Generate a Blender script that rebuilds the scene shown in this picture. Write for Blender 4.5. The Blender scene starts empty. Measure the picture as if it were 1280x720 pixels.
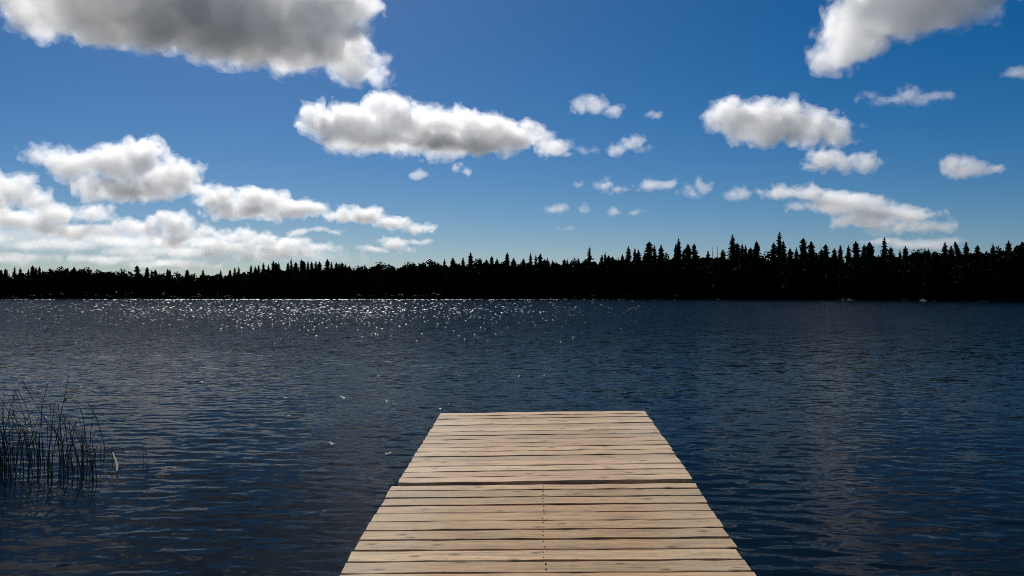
import bpy, bmesh, math, random
import numpy as np
from mathutils import Vector, Matrix

# ------------------------------------------------------------------ camera, sky, sun, exposure
scene = bpy.context.scene
COL = scene.collection
F = 1100.0            # focal length in pixels of a 1280 px wide picture
HZ = 366.5            # picture row of the horizon
CAM_H = 1.65          # eye height above the lake (lake level is z = 0)
SUN_AZ = -17.0        # degrees, left of the viewing direction
SUN_EL = 41.0

cam_d = bpy.data.cameras.new('camera')
cam_d.sensor_width = 36.0
cam_d.lens = 36.0 * F / 1280.0
cam_d.clip_start = 0.05
cam_d.clip_end = 60000.0
cam = bpy.data.objects.new('camera', cam_d)
COL.objects.link(cam)
cam.location = (0, 0, CAM_H)
PITCH = math.atan((HZ - 360.0) / F)
cam.rotation_euler = (math.radians(90) + PITCH, 0, 0)
scene.camera = cam

world = bpy.data.worlds.new('World')
scene.world = world
world.use_nodes = True
wn = world.node_tree.nodes
wl = world.node_tree.links
bg = wn['Background']
sky = wn.new('ShaderNodeTexSky')
sky.sky_type = 'NISHITA'
sky.sun_disc = False
sky.sun_elevation = math.radians(SUN_EL)
sky.sun_rotation = math.radians(SUN_AZ)
sky.altitude = 300
sky.air_density = 0.78
sky.dust_density = 0.45
sky.ozone_density = 5.0
hs = wn.new('ShaderNodeHueSaturation')
hs.inputs['Saturation'].default_value = 1.40
wl.new(sky.outputs[0], hs.inputs['Color'])
wl.new(hs.outputs[0], bg.inputs[0])
bg.inputs[1].default_value = 0.052

sun_d = bpy.data.lights.new('sun', 'SUN')
sun_d.energy = 4.5
sun_d.angle = math.radians(0.53)
sun_d.color = (1.0, 0.95, 0.87)
sun = bpy.data.objects.new('sun', sun_d)
COL.objects.link(sun)
_a, _e = math.radians(SUN_AZ), math.radians(SUN_EL)
SUN_DIR = Vector((math.sin(_a) * math.cos(_e), math.cos(_a) * math.cos(_e), math.sin(_e)))
sun.rotation_euler = SUN_DIR.to_track_quat('Z', 'Y').to_euler()
sun.location = SUN_DIR * 200

vs = scene.view_settings
vs.view_transform = 'Standard'
vs.look = 'None'
vs.exposure = 0.0
vs.gamma = 1.0
vs.use_curve_mapping = False
cy = scene.cycles
cy.max_bounces = 18
cy.volume_bounces = 12
cy.diffuse_bounces = 3
cy.glossy_bounces = 3
cy.transparent_max_bounces = 64
cy.use_denoising = True
cy.denoising_prefilter = 'NONE'
cy.filter_width = 0.95
cy.pixel_filter_type = 'BLACKMAN_HARRIS'
world.cycles.sampling_method = 'NONE'
cy.sample_clamp_direct = 12.0
cy.sample_clamp_indirect = 3.0
cy.caustics_reflective = False
cy.caustics_refractive = False


# ------------------------------------------------------------------ helpers
def ray(px, py):
    """direction of the line of sight through a picture point, horizontal depth 1"""
    x = (px - 640.0) / F
    z = (360.0 - py) / F
    c, s = math.cos(PITCH), math.sin(PITCH)
    y2, z2 = c - s * z, s + c * z
    return Vector((x / y2, 1.0, z2 / y2))


def on_water(px, py):
    r = ray(px, py)
    t = -CAM_H / r.z
    return Vector((r.x * t, t, 0.0))


def tag(o, label=None, cat=None, group=None, kind=None):
    if label: o['label'] = label
    if cat: o['category'] = cat
    if group: o['group'] = group
    if kind: o['kind'] = kind
    return o


def mesh_from(name, verts, faces, smooth=False):
    me = bpy.data.meshes.new(name)
    me.from_pydata(verts, [], faces)
    if smooth:
        me.polygons.foreach_set('use_smooth', [True] * len(me.polygons))
    me.update()
    return me


def mesh_np(name, v, quads, smooth=True):
    """fast mesh of quads (or triangles) from arrays"""
    k = quads.shape[1]
    me = bpy.data.meshes.new(name)
    me.vertices.add(len(v))
    me.vertices.foreach_set('co', np.ascontiguousarray(v, dtype=np.float32).ravel())
    me.loops.add(quads.size)
    me.loops.foreach_set('vertex_index', np.ascontiguousarray(quads, dtype=np.int32).ravel())
    me.polygons.add(len(quads))
    me.polygons.foreach_set('loop_start', np.arange(0, quads.size, k, dtype=np.int32))
    me.polygons.foreach_set('loop_total', np.full(len(quads), k, dtype=np.int32))
    me.update(calc_edges=True)
    me.polygons.foreach_set('use_smooth', np.full(len(quads), smooth, dtype=bool))
    return me


def obj(name, me, mat=None, parent=None):
    o = bpy.data.objects.new(name, me)
    COL.objects.link(o)
    if mat is not None and not me.materials:
        me.materials.append(mat)
    if parent is not None:
        o.parent = parent
    return o


def empty(name, loc=(0, 0, 0)):
    o = bpy.data.objects.new(name, None)
    o.empty_display_size = 0.2
    COL.objects.link(o)
    o.location = loc
    return o


def new_mat(name):
    m = bpy.data.materials.new(name)
    m.use_nodes = True
    nt = m.node_tree
    nt.nodes.clear()
    out = nt.nodes.new('ShaderNodeOutputMaterial')
    return m, nt, out


def node(nt, kind, **kw):
    n = nt.nodes.new(kind)
    for k, v in kw.items():
        if k in n.inputs:
            n.inputs[k].default_value = v
        else:
            setattr(n, k, v)
    return n


# ------------------------------------------------------------------ the setting: ground sheet and lake
def shore_row(px):
    return float(np.interp(px, [-400, 0, 640, 850, 1000, 1080, 1200, 1280, 1700],
                           [373.0, 373.4, 373.9, 374.2, 374.9, 375.6, 376.8, 377.0, 378.0]))


def shore_dist(az):
    """distance of the shoreline in the direction az (radians, 0 = ahead, clockwise)"""
    a = math.degrees(az)
    if abs(a) < 44:
        px = 640 + F * math.tan(az)
        d = CAM_H * F / (shore_row(px) - HZ) / math.cos(az)
        wob = 2.5 * math.sin(a * 1.7) + 1.8 * math.sin(a * 4.1 + 1) + 1.0 * math.sin(a * 9.3 + 2)
        return d + wob
    if a < 0:
        return float(np.interp(-a, [44, 80, 110, 150, 180], [shore_dist(math.radians(-43.9)), 150, 14, 2.6, 2.0]))
    return float(np.interp(a, [44, 80, 110, 150, 180], [shore_dist(math.radians(43.9)), 110, 14, 2.6, 2.0]))


def ground_z(r, rs):
    """height of the ground r metres out when the shoreline lies at rs"""
    d = r - rs
    if d < 0:
        return max(-2.2, 0.06 + d * 0.16)
    return 0.06 + 0.55 * (1 - math.exp(-d / 2.5)) + min(d, 260) * 0.02


def build_ground():
    az = np.radians(np.concatenate([np.arange(-180, -46, 3.0), np.arange(-46, 46, 0.4), np.arange(46, 180, 3.0)]))
    n = len(az)
    offs = [-400, -60, -25, -14, -7, -3, -1.2, -.4, 0, .4, 1, 2, 4, 8, 16, 32, 64, 130, 260, 600, 1500, 4000, 12000, 40000]
    v = [(0, 0, -1.2)]
    rng = random.Random(5)
    for d in offs:
        for a in az:
            rs = shore_dist(a)
            r = rs + d
            if d < 0:
                r = max(rs + d, rs * (0.02 + 0.5 * (1 + d / 400.0)) if rs + d < 1 else rs + d, 0.05)
            r = max(r, 0.05 + 0.001 * (d + 400))
            z = ground_z(r, rs)
            if d > 0.3 and d < 300:
                z += rng.uniform(-.08, .12) * min(1, d / 3)
            v.append((math.sin(a) * r, math.cos(a) * r, z))
    f = []
    for i in range(n):
        j = (i + 1) % n
        f.append((0, 1 + j, 1 + i))
    for k in range(len(offs) - 1):
        for i in range(n):
            j = (i + 1) % n
            f.append((1 + k * n + i, 1 + k * n + j, 1 + (k + 1) * n + j, 1 + (k + 1) * n + i))
    m, nt, out = new_mat('dark_forest_soil')
    tc = node(nt, 'ShaderNodeTexCoord')
    nz = node(nt, 'ShaderNodeTexNoise', Scale=0.6, Detail=6.0)
    cr = node(nt, 'ShaderNodeValToRGB')
    cr.color_ramp.elements[0].color = (.006, .0055, .004, 1)
    cr.color_ramp.elements[1].color = (.012, .013, .007, 1)
    bs = node(nt, 'ShaderNodeBsdfPrincipled', Roughness=0.95)
    bp = node(nt, 'ShaderNodeBump', Strength=0.6, Distance=0.1)
    nt.links.new(tc.outputs['Object'], nz.inputs['Vector'])
    nt.links.new(nz.outputs['Fac'], cr.inputs['Fac'])
    nt.links.new(cr.outputs[0], bs.inputs['Base Color'])
    nt.links.new(nz.outputs['Fac'], bp.inputs['Height'])
    nt.links.new(bp.outputs[0], bs.inputs['Normal'])
    nt.links.new(bs.outputs[0], out.inputs['Surface'])
    o = obj('ground', mesh_from('ground', v, f, True), m)
    tag(o, kind='structure')


def water_material():
    m, nt, out = new_mat('lake_water')
    L = nt.links.new
    geo = node(nt, 'ShaderNodeNewGeometry')
    # wind patches: calm lee under the near right shore and around the dock, rougher open water
    sep = node(nt, 'ShaderNodeSeparateXYZ')
    L(geo.outputs['Position'], sep.inputs[0])
    patch_map = node(nt, 'ShaderNodeMapping')
    patch_map.inputs['Scale'].default_value = (.014, .035, 1)
    patch = node(nt, 'ShaderNodeTexNoise', Scale=1.0, Detail=3.0)
    L(geo.outputs['Position'], patch_map.inputs['Vector'])
    L(patch_map.outputs[0], patch.inputs['Vector'])
    wind = node(nt, 'ShaderNodeMapRange')
    wind.inputs['From Min'].default_value = .3; wind.inputs['From Max'].default_value = .7
    wind.inputs['To Min'].default_value = .75; wind.inputs['To Max'].default_value = 1.15
    L(patch.outputs['Fac'], wind.inputs['Value'])
    reach = node(nt, 'ShaderNodeMapRange')          # grows with the distance from the near shore
    reach.interpolation_type = 'SMOOTHSTEP'
    reach.inputs['From Min'].default_value = 3; reach.inputs['From Max'].default_value = 60
    reach.inputs['To Min'].default_value = WAVE_NEAR; reach.inputs['To Max'].default_value = WAVE_FAR
    L(sep.outputs['Y'], reach.inputs['Value'])
    amp = node(nt, 'ShaderNodeMath', operation='MULTIPLY')
    L(wind.outputs[0], amp.inputs[0]); L(reach.outputs[0], amp.inputs[1])
    lee_d = node(nt, 'ShaderNodeVectorMath', operation='DOT_PRODUCT')      # sheltered under the tall trees of the right shore
    L(geo.outputs['Position'], lee_d.inputs[0]); lee_d.inputs[1].default_value = (.75, .66, 0)
    lee = node(nt, 'ShaderNodeMapRange')
    lee.interpolation_type = 'SMOOTHSTEP'
    lee.inputs['From Min'].default_value = 105; lee.inputs['From Max'].default_value = 190
    lee.inputs['To Min'].default_value = 1.0; lee.inputs['To Max'].default_value = .45
    L(lee_d.outputs['Value'], lee.inputs['Value'])
    amp2 = node(nt, 'ShaderNodeMath', operation='MULTIPLY')
    L(amp.outputs[0], amp2.inputs[0]); L(lee.outputs[0], amp2.inputs[1])
    amp = amp2
    # facet slopes of the small ripples at two sizes, crests lying across the view
    total = None
    for sx, sy, k, seed in ((2.2, 6.0, 1.0, 0.0), (8.0, 18.0, .8, 7.3)):
        mp = node(nt, 'ShaderNodeMapping')
        mp.inputs['Scale'].default_value = (sx, sy, 1)
        mp.inputs['Rotation'].default_value = (0, 0, math.radians(6 if seed else -5))
        mp.inputs['Location'].default_value = (seed, seed * 2, seed)
        nz = node(nt, 'ShaderNodeTexNoise', Scale=1.0, Detail=2.5, Roughness=0.55)
        L(geo.outputs['Position'], mp.inputs['Vector']); L(mp.outputs[0], nz.inputs['Vector'])
        sub = node(nt, 'ShaderNodeVectorMath', operation='SUBTRACT')
        L(nz.outputs['Color'], sub.inputs[0]); sub.inputs[1].default_value = (.5, .5, .5)
        mul = node(nt, 'ShaderNodeVectorMath', operation='MULTIPLY')
        L(sub.outputs[0], mul.inputs[0]); mul.inputs[1].default_value = (k * .75, k * 1.25, 0)
        if total is None:
            total = mul
        else:
            ad = node(nt, 'ShaderNodeVectorMath', operation='ADD')
            L(total.outputs[0], ad.inputs[0]); L(mul.outputs[0], ad.inputs[1])
            total = ad
    sc = node(nt, 'ShaderNodeVectorMath', operation='SCALE')
    L(total.outputs[0], sc.inputs[0]); L(amp.outputs[0], sc.inputs['Scale'])
    ad = node(nt, 'ShaderNodeVectorMath', operation='ADD')
    L(geo.outputs['Normal'], ad.inputs[0]); L(sc.outputs[0], ad.inputs[1])
    nm = node(nt, 'ShaderNodeVectorMath', operation='NORMALIZE')
    L(ad.outputs[0], nm.inputs[0])
    fr = node(nt, 'ShaderNodeFresnel', IOR=1.33)
    L(nm.outputs[0], fr.inputs['Normal'])
    gl = node(nt, 'ShaderNodeBsdfGlossy', Roughness=WATER_ROUGH)
    gl.inputs['Color'].default_value = (WATER_GLOSS, WATER_GLOSS, WATER_GLOSS, 1)
    L(nm.outputs[0], gl.inputs['Normal'])
    df = node(nt, 'ShaderNodeBsdfDiffuse')
    df.inputs['Color'].default_value = (.0025, .007, .014, 1)
    # near-water darkness put into the material: steeper reflections dimmed, as by a polarising filter
    pw = node(nt, 'ShaderNodeMath', operation='POWER'); pw.inputs[1].default_value = WATER_REFL_DIM
    L(fr.outputs[0], pw.inputs[0])
    mx = node(nt, 'ShaderNodeMixShader')
    L(pw.outputs[0], mx.inputs[0]); L(df.outputs[0], mx.inputs[1]); L(gl.outputs[0], mx.inputs[2])
    L(mx.outputs[0], out.inputs['Surface'])
    return m


WAVE_NEAR = 0.18
WAVE_FAR = 1.2
WATER_ROUGH = 0.06
WATER_GLOSS = 0.46
WATER_REFL_DIM = 1.5
WAVE_SLOPE = 0.0095


def build_water():
    az = np.radians(np.concatenate([np.arange(-180, -50, 2.5), np.arange(-50, 50, 0.16), np.arange(50, 180, 2.5)]))
    r = np.concatenate([np.geomspace(.5, 2.6, 40, endpoint=False), np.geomspace(2.6, 26, 560, endpoint=False), np.geomspace(26, 330, 110)])
    nr = len(r)
    A, Rr = np.meshgrid(az, r)
    x = (np.sin(A) * Rr).ravel(); y = (np.cos(A) * Rr).ravel()
    rr = Rr.ravel()
    dr = np.repeat(np.gradient(r), len(az))
    rs = np.random.RandomState(11)
    z = np.zeros_like(x)
    fine = (np.abs(A.ravel()) < math.radians(50)).astype(float)
    for i in range(80):
        lam = 0.085 * (0.5 / 0.085) ** rs.rand()
        th = rs.normal(0.1, 0.42)                     # travel direction, mostly along the view
        k = 2 * math.pi / lam
        slope = WAVE_SLOPE * rs.uniform(.5, 1.5)
        a = slope / k
        fade = np.clip((lam / (2.6 * dr)) - 0.6, 0, 1) * fine
        ph = rs.rand() * 6.28
        arg = k * (math.sin(th) * x + math.cos(th) * y) + ph
        # calmer and gustier spots, so that no wave train runs on for ever
        gust = 0.55 + 0.45 * np.sin(x * rs.uniform(.1, .7) + y * rs.uniform(.1, .7) + rs.rand() * 6)
        z += a * fade * gust * np.sin(arg)
    v = np.stack([x, y, z], 1)
    n = len(az)
    i = np.arange(nr - 1)[:, None] * n + np.arange(n)[None, :]
    j = np.arange(nr - 1)[:, None] * n + (np.arange(n)[None, :] + 1) % n
    q = np.stack([i, j, j + n, i + n], -1).reshape(-1, 4)
    me = mesh_np('lake_water', v, q)
    # close the sheet at the middle
    o = obj('lake_water', me, water_material())
    tag(o, kind='structure')
    glint_domes(o)


def glint_domes(lake):
    """small water domes added on the lake surface to make the sun glints"""
    rng = random.Random(90)
    spots = []
    for _ in range(N_GLINT_DOMES):
        y = rng.choice((rng.gauss(80, 18), rng.gauss(85, 35), rng.uniform(40, 235), rng.gauss(226, 6)))
        if y < 30 or y > 236: continue
        x = y * math.tan(math.radians(rng.gauss(-13, 11)))
        if abs(x / y) > .8: continue
        spots.append((x, y, rng.choice((.55, .7, .8, 1.0, 1.35)) * rng.uniform(.9, 1.1)))
    for _ in range(46):
        y = rng.uniform(9, 45)
        spots.append((y * math.tan(math.radians(rng.uniform(-30, 6))), y, rng.uniform(.35, .7)))
    for gx, gy in ((413, 553), (416, 555), (484, 567), (489, 566), (357, 497), (430, 497), (427, 496), (361, 520), (650, 470), (702, 427), (243, 469), (252, 477), (551, 511)):  # extra domes added where single sun glints are wanted
        g = on_water(gx + 0.0, gy + 0.0)
        spots.append((g.x, g.y, .75))
    vs_, fs = [], []
    n = 8
    for (x, y, k) in spots:
        if y < 75: k = min(k, .8)
        w = (.026 + .00088 * y) * k
        h = w * rng.uniform(.20, .30)
        a = rng.uniform(-.5, .5)
        ca, sa = math.cos(a), math.sin(a)
        o = len(vs_)
        for t, zz in ((1.0, -.25), (.8, .25), (.55, .62), (.28, .9)):
            for i in range(n):
                an = 2 * math.pi * i / n
                ex, ey = t * w * 1.35 * math.cos(an), t * w * .75 * math.sin(an)
                vs_.append((x + ex * ca - ey * sa, y + ex * sa + ey * ca, h * zz))
        vs_.append((x, y, h))
        for r_ in range(3):
            for i in range(n):
                fs.append((o + r_ * n + i, o + r_ * n + (i + 1) % n, o + (r_ + 1) * n + (i + 1) % n, o + (r_ + 1) * n + i))
        for i in range(n):
            fs.append((o + 3 * n + i, o + 3 * n + (i + 1) % n, o + 4 * n))
    m, nt, out = new_mat('glint_dome_water')
    fr = node(nt, 'ShaderNodeFresnel', IOR=1.33)
    gl = node(nt, 'ShaderNodeBsdfGlossy', Roughness=GLINT_DOME_ROUGH)
    gl.inputs['Color'].default_value = (.68, .68, .68, 1)
    df = node(nt, 'ShaderNodeBsdfDiffuse')
    df.inputs['Color'].default_value = (.003, .005, .005, 1)
    mx = node(nt, 'ShaderNodeMixShader')
    nt.links.new(fr.outputs[0], mx.inputs[0]); nt.links.new(df.outputs[0], mx.inputs[1]); nt.links.new(gl.outputs[0], mx.inputs[2])
    nt.links.new(mx.outputs[0], out.inputs['Surface'])
    o = obj('glint_domes', mesh_from('glint_domes', vs_, fs, True), m, lake)
    o['kind'] = 'stuff'


N_GLINT_DOMES = 2100
GLINT_DOME_ROUGH = 0.3  # rougher than the lake, so each added dome shows a broad glint


build_ground()
build_water()

# ------------------------------------------------------------------ the wooden dock: two deck sections of cross planks
def wood_material(name, tint):
    m, nt, out = new_mat(name)
    L = nt.links.new
    tc = node(nt, 'ShaderNodeTexCoord')
    oi = node(nt, 'ShaderNodeObjectInfo')
    rnd = node(nt, 'ShaderNodeMath', operation='MULTIPLY'); rnd.inputs[1].default_value = 37.0
    L(oi.outputs['Random'], rnd.inputs[0])
    comb = node(nt, 'ShaderNodeCombineXYZ')
    L(rnd.outputs[0], comb.inputs[0]); L(rnd.outputs[0], comb.inputs[2])
    pos = node(nt, 'ShaderNodeVectorMath', operation='ADD')
    L(tc.outputs['Object'], pos.inputs[0]); L(comb.outputs[0], pos.inputs[1])

    def mapped(scale):
        mp = node(nt, 'ShaderNodeMapping')
        mp.inputs['Scale'].default_value = scale
        L(pos.outputs[0], mp.inputs['Vector'])
        return mp.outputs[0]

    def noise(scale, detail=4.0, rough=.6, dist=0.0):
        n = node(nt, 'ShaderNodeTexNoise', Scale=1.0, Detail=detail, Roughness=rough, Distortion=dist)
        L(mapped(scale), n.inputs['Vector'])
        return n.outputs['Fac']

    def ramp(fac, stops):
        c = node(nt, 'ShaderNodeValToRGB')
        e = c.color_ramp.elements
        while len(e) < len(stops): e.new(.5)
        for s_, (p, col) in zip(e, stops):
            s_.position = p
            s_.color = (col, col, col, 1) if isinstance(col, (int, float)) else (*col, 1)
        L(fac, c.inputs['Fac'])
        return c.outputs['Color']

    def mix(a, b, fac, mode='MIX'):
        x = node(nt, 'ShaderNodeMix', data_type='RGBA', blend_type=mode)
        if isinstance(fac, float): x.inputs[0].default_value = fac
        else: L(fac, x.inputs[0])
        for s_, val in ((6, a), (7, b)):
            if isinstance(val, tuple): x.inputs[s_].default_value = (*val, 1)
            else: L(val, x.inputs[s_])
        return x.outputs[2]

    tone = ramp(oi.outputs['Random'], [(0, (.34, .245, .145)), (.25, (.54, .375, .225)), (.5, (.40, .275, .15)), (.75, (.50, .335, .205)), (1, (.60, .46, .30))])
    tone = mix(tone, tint, 1.0, 'MULTIPLY')
    grain = noise((7.0, 110, 8), 6, .8, .2)
    streak = noise((2.2, 42, 3), 5, .68, .5)
    tone = mix(tone, ramp(streak, [(.36, .66), (.47, .96), (.53, 1.04), (.66, 1.22)]), 1.0, 'MULTIPLY')
    col = mix(tone, ramp(grain, [(.3, .42), (.5, 1.0), (.72, 1.32)]), 1.0, 'MULTIPLY')
    blot = noise((3.5, 14, 2), 6, .72, .3)
    col = mix(col, ramp(blot, [(.3, (.62, .6, .55)), (.46, (1, 1, 1)), (.74, (1.12, 1.07, 1.0))]), .85, 'MULTIPLY')
    # greyed, pale weathering towards the plank ends
    sx = node(nt, 'ShaderNodeSeparateXYZ'); L(tc.outputs['Object'], sx.inputs[0])
    ab = node(nt, 'ShaderNodeMath', operation='ABSOLUTE'); L(sx.outputs['X'], ab.inputs[0])
    endn = noise((9, 45, 3), 4, .7)
    ad = node(nt, 'ShaderNodeMath', operation='MULTIPLY_ADD'); L(endn, ad.inputs[0]); ad.inputs[1].default_value = .55
    L(ab.outputs[0], ad.inputs[2])
    col = mix(col, (.50, .44, .33), ramp(ad.outputs[0], [(.72, 0), (1.0, .22)]), 'MIX')
    # knots, each with a dark heart and a ring
    vo = node(nt, 'ShaderNodeTexVoronoi', Scale=1.0, Randomness=1.0, voronoi_dimensions='2D')
    L(mapped((2.6, 5.6, 1.0)), vo.inputs['Vector'])
    kn = ramp(vo.outputs['Distance'], [(.04, .05), (.055, .3), (.062, .8), (.085, .55), (.10, 1.0)])
    col = mix((.085, .048, .024), col, kn, 'MIX')
    # cracks and dark flecks along the grain
    ck = noise((4.0, 80, 4), 4, .6, 1.0)
    col = mix(col, ramp(ck, [(.355, .2), (.375, 1.0)]), .85, 'MULTIPLY')
    fl = noise((26, 60, 6), 4, .65)
    col = mix(col, ramp(fl, [(.335, .22), (.355, 1.0)]), .8, 'MULTIPLY')
    bs = node(nt, 'ShaderNodeBsdfPrincipled', Roughness=.72)
    bs.inputs['Specular IOR Level'].default_value = .25
    L(col, bs.inputs['Base Color'])
    bp = node(nt, 'ShaderNodeBump', Strength=.55, Distance=.004)
    hm = node(nt, 'ShaderNodeMath', operation='MULTIPLY'); L(grain, hm.inputs[0]); L(ck, hm.inputs[1])
    L(hm.outputs[0], bp.inputs['Height'])
    L(bp.outputs[0], bs.inputs['Normal'])
    L(bs.outputs[0], out.inputs['Surface'])
    return m


def simple_mat(name, col, rough=.6, metal=0.0):
    m, nt, out = new_mat(name)
    bs = node(nt, 'ShaderNodeBsdfPrincipled', Roughness=rough, Metallic=metal)
    nz = node(nt, 'ShaderNodeTexNoise', Scale=14.0, Detail=5.0)
    cr = node(nt, 'ShaderNodeValToRGB')
    cr.color_ramp.elements[0].color = tuple(c * .6 for c in col) + (1,)
    cr.color_ramp.elements[1].color = tuple(min(1, c * 1.4) for c in col) + (1,)
    tc = node(nt, 'ShaderNodeTexCoord')
    nt.links.new(tc.outputs['Object'], nz.inputs['Vector'])
    nt.links.new(nz.outputs['Fac'], cr.inputs['Fac'])
    nt.links.new(cr.outputs[0], bs.inputs['Base Color'])
    nt.links.new(bs.outputs[0], out.inputs['Surface'])
    return m


WOOD_FAR = wood_material('weathered_pine_pale', (.91, .86, .82))
WOOD_NEAR = wood_material('weathered_pine_tan', (.80, .71, .59))
FRAME_WOOD = simple_mat('dark_wet_timber', (.10, .07, .045), .8)
NAIL = simple_mat('rusty_nail', (.035, .022, .016), .7)


def plank_mesh(width, length, seed, thick=.038):
    """sawn board along x, rounded top edges, slightly wavy, ragged ends; top face at z = 0"""
    rng = random.Random(seed)
    seg = 14
    b = .004
    vs_, fs = [], []
    cup = rng.uniform(-.0015, .0015)
    bow = [rng.uniform(-.0022, .0022) for _ in range(seg + 1)]
    wob = [rng.uniform(-.0016, .0016) for _ in range(seg + 1)]
    wob2 = [rng.uniform(-.0016, .0016) for _ in range(seg + 1)]
    e0, e1 = rng.uniform(-.004, .002), rng.uniform(-.004, .002)
    for i in range(seg + 1):
        x = -length / 2 + length * i / seg
        if i == 0: x -= e0
        if i == seg: x += e1
        w0, w1 = -width / 2 + wob[i], width / 2 + wob2[i]
        prof = [(w0, -thick), (w0, -b), (w0 + b * .5, -b * .3), (w0 + b * 1.4, cup * .2), ((w0 + w1) / 2, cup), (w1 - b * 1.4, cup * .2), (w1 - b * .5, -b * .3), (w1, -b), (w1, -thick)]
        sk = rng.uniform(-.003, .003) if i in (0, seg) else 0
        for (yy, zz) in prof:
            vs_.append((x + sk * (yy / width) * 2, yy, zz + bow[i]))
    n = 9
    for i in range(seg):
        for k in range(n):
            k2 = (k + 1) % n
            fs.append((i * n + k, i * n + k2, (i + 1) * n + k2, (i + 1) * n + k))
    fs.append(tuple(range(n))[::-1])
    fs.append(tuple(seg * n + k for k in range(n)))
    me = mesh_from('plank', vs_, [f[::-1] for f in fs])
    return me


def box_mesh(name, x0, x1, y0, y1, z0, z1, b=.004):
    bm = bmesh.new()
    bmesh.ops.create_cube(bm, size=1)
    for v in bm.verts:
        v.co = Vector((x0 + (v.co.x + .5) * (x1 - x0), y0 + (v.co.y + .5) * (y1 - y0), z0 + (v.co.z + .5) * (z1 - z0)))
    bmesh.ops.bevel(bm, geom=bm.edges[:], offset=b, segments=1, affect='EDGES')
    me = bpy.data.meshes.new(name)
    bm.to_mesh(me); bm.free()
    return me


def post_mesh(r, z0, z1, seed):
    rng = random.Random(seed)
    vs_, fs = [], []
    n = 12
    lv = [z0, z0 * .5 + z1 * .5, z1 - .02, z1]
    for k, z in enumerate(lv):
        for i in range(n):
            a = 2 * math.pi * i / n
            rr = r * (1 + rng.uniform(-.04, .04)) * (.85 if k == 3 else 1)
            vs_.append((rr * math.cos(a), rr * math.sin(a), z))
    for k in range(3):
        for i in range(n):
            fs.append((k * n + i, k * n + (i + 1) % n, (k + 1) * n + (i + 1) % n, (k + 1) * n + i))
    fs.append(tuple(3 * n + i for i in range(n)))
    return mesh_from('post', vs_, fs)


def nails_mesh(spots, r0=.0042):
    vs_, fs = [], []
    for (x, y) in spots:
        o = len(vs_)
        r = r0 if abs(x) < .5 else r0 * .55
        for z, q in ((-.004, r), (.0028, r), (.0036, r * .6)):
            for i in range(7):
                a = 2 * math.pi * i / 7
                vs_.append((x + q * math.cos(a), y + q * math.sin(a), z))
        for k in range(2):
            for i in range(7):
                fs.append((o + k * 7 + i, o + k * 7 + (i + 1) % 7, o + (k + 1) * 7 + (i + 1) % 7, o + (k + 1) * 7 + i))
        fs.append(tuple(o + 14 + i for i in range(7)))
    return mesh_from('nail_heads', vs_, fs)


def deck(label, origin, yaw, pitch, roll, width, edges, gaps, seed, skew, nail_rows, WOOD, ragged):
    """edges: distances along the dock of the plank boundaries, from near to far"""
    rng = random.Random(seed)
    root = empty('dock_section')
    M = (Matrix.Rotation(yaw, 4, 'Z') @ Matrix.Rotation(pitch, 4, 'X') @ Matrix.Rotation(roll, 4, 'Y'))
    root.matrix_world = Matrix.Translation((origin[0], origin[1], origin[2] + CAM_H)) @ M
    tag(root, label, 'dock', 'dock sections')
    spots = []
    cache = {}
    for i in range(len(edges) - 1):
        a, b = edges[i], edges[i + 1]
        g = gaps[i % len(gaps)]
        w = round(b - a - g, 4)
        key = (w, i % 5)
        if key not in cache:
            cache[key] = plank_mesh(w, width, seed * 50 + i)
        p = obj('plank', cache[key], WOOD, root)
        p.location = (rng.uniform(-1, 1) * ragged, (a + b) / 2, rng.uniform(-.0025, .002))
        p.rotation_euler = (rng.uniform(-.008, .008), rng.uniform(-.0012, .0012), skew + rng.uniform(-.0018, .0018))
        for nx in nail_rows:
            for q in (-.27, .25):
                spots.append((nx * 1.0 + rng.uniform(-.006, .006), (a + b) / 2 + q * w + rng.uniform(-.006, .006)))
    y0, y1 = min(edges), max(edges)
    hw = width / 2 - .03
    for x in (-hw, -.01, hw - .04):
        obj('stringer', box_mesh('stringer', x, x + .04, y0 + .012, y1 - .012, -.19, -.043), FRAME_WOOD, root)
    for y in (y0 + .03, y1 - .07):
        for xa, xb in ((-hw + .043, -.014), (.034, hw - .044)):
            obj('cross_beam', box_mesh('cross_beam', xa, xb, y, y + .038, -.185, -.046), FRAME_WOOD, root)
    for y in (y0 + .35, y1 - .45):
        for x in (-hw + .10, hw - .10):
            po = obj('post', post_mesh(.055, -2.6, -.05, seed + int(x * 10) + int(y * 10)), FRAME_WOOD, root)
            po.location = (x, y, 0)
    if spots:
        nh = obj('nail_heads', nails_mesh(spots), NAIL, root)
        nh['kind'] = 'stuff'
    return root


FAR_EDGES = [0, .135, .272, .412, .555, .700, .842, .984, 1.128, 1.272, 1.412, 1.556, 1.700, 1.842, 1.984, 2.124, 2.262, 2.400]
deck('raised far end section of the wooden dock with pale narrow planks', (.2007, 5.3376, -1.1376), -.0278, .0395, -.0154,
     1.79, FAR_EDGES, [.012, .013, .011, .014, .012], 3, .018, (), WOOD_FAR, .0015)
NEAR_EDGES = [0, -.115, -.262, -.405, -.548, -.690, -.832, -.978, -1.122, -1.268, -1.416]
while NEAR_EDGES[-1] > -6.2:
    NEAR_EDGES.append(NEAR_EDGES[-1] - .146)
deck('near section of the wooden dock with tan planks and wide dark gaps', (.1866, 5.3279, -1.1537), -.0294, .061, -.0122,
     1.83, NEAR_EDGES[::-1], [.016, .014, .017, .014, .016, .013, .015, .010, .010, .015], 8, .012, (0.0,), WOOD_NEAR, .005)

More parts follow.
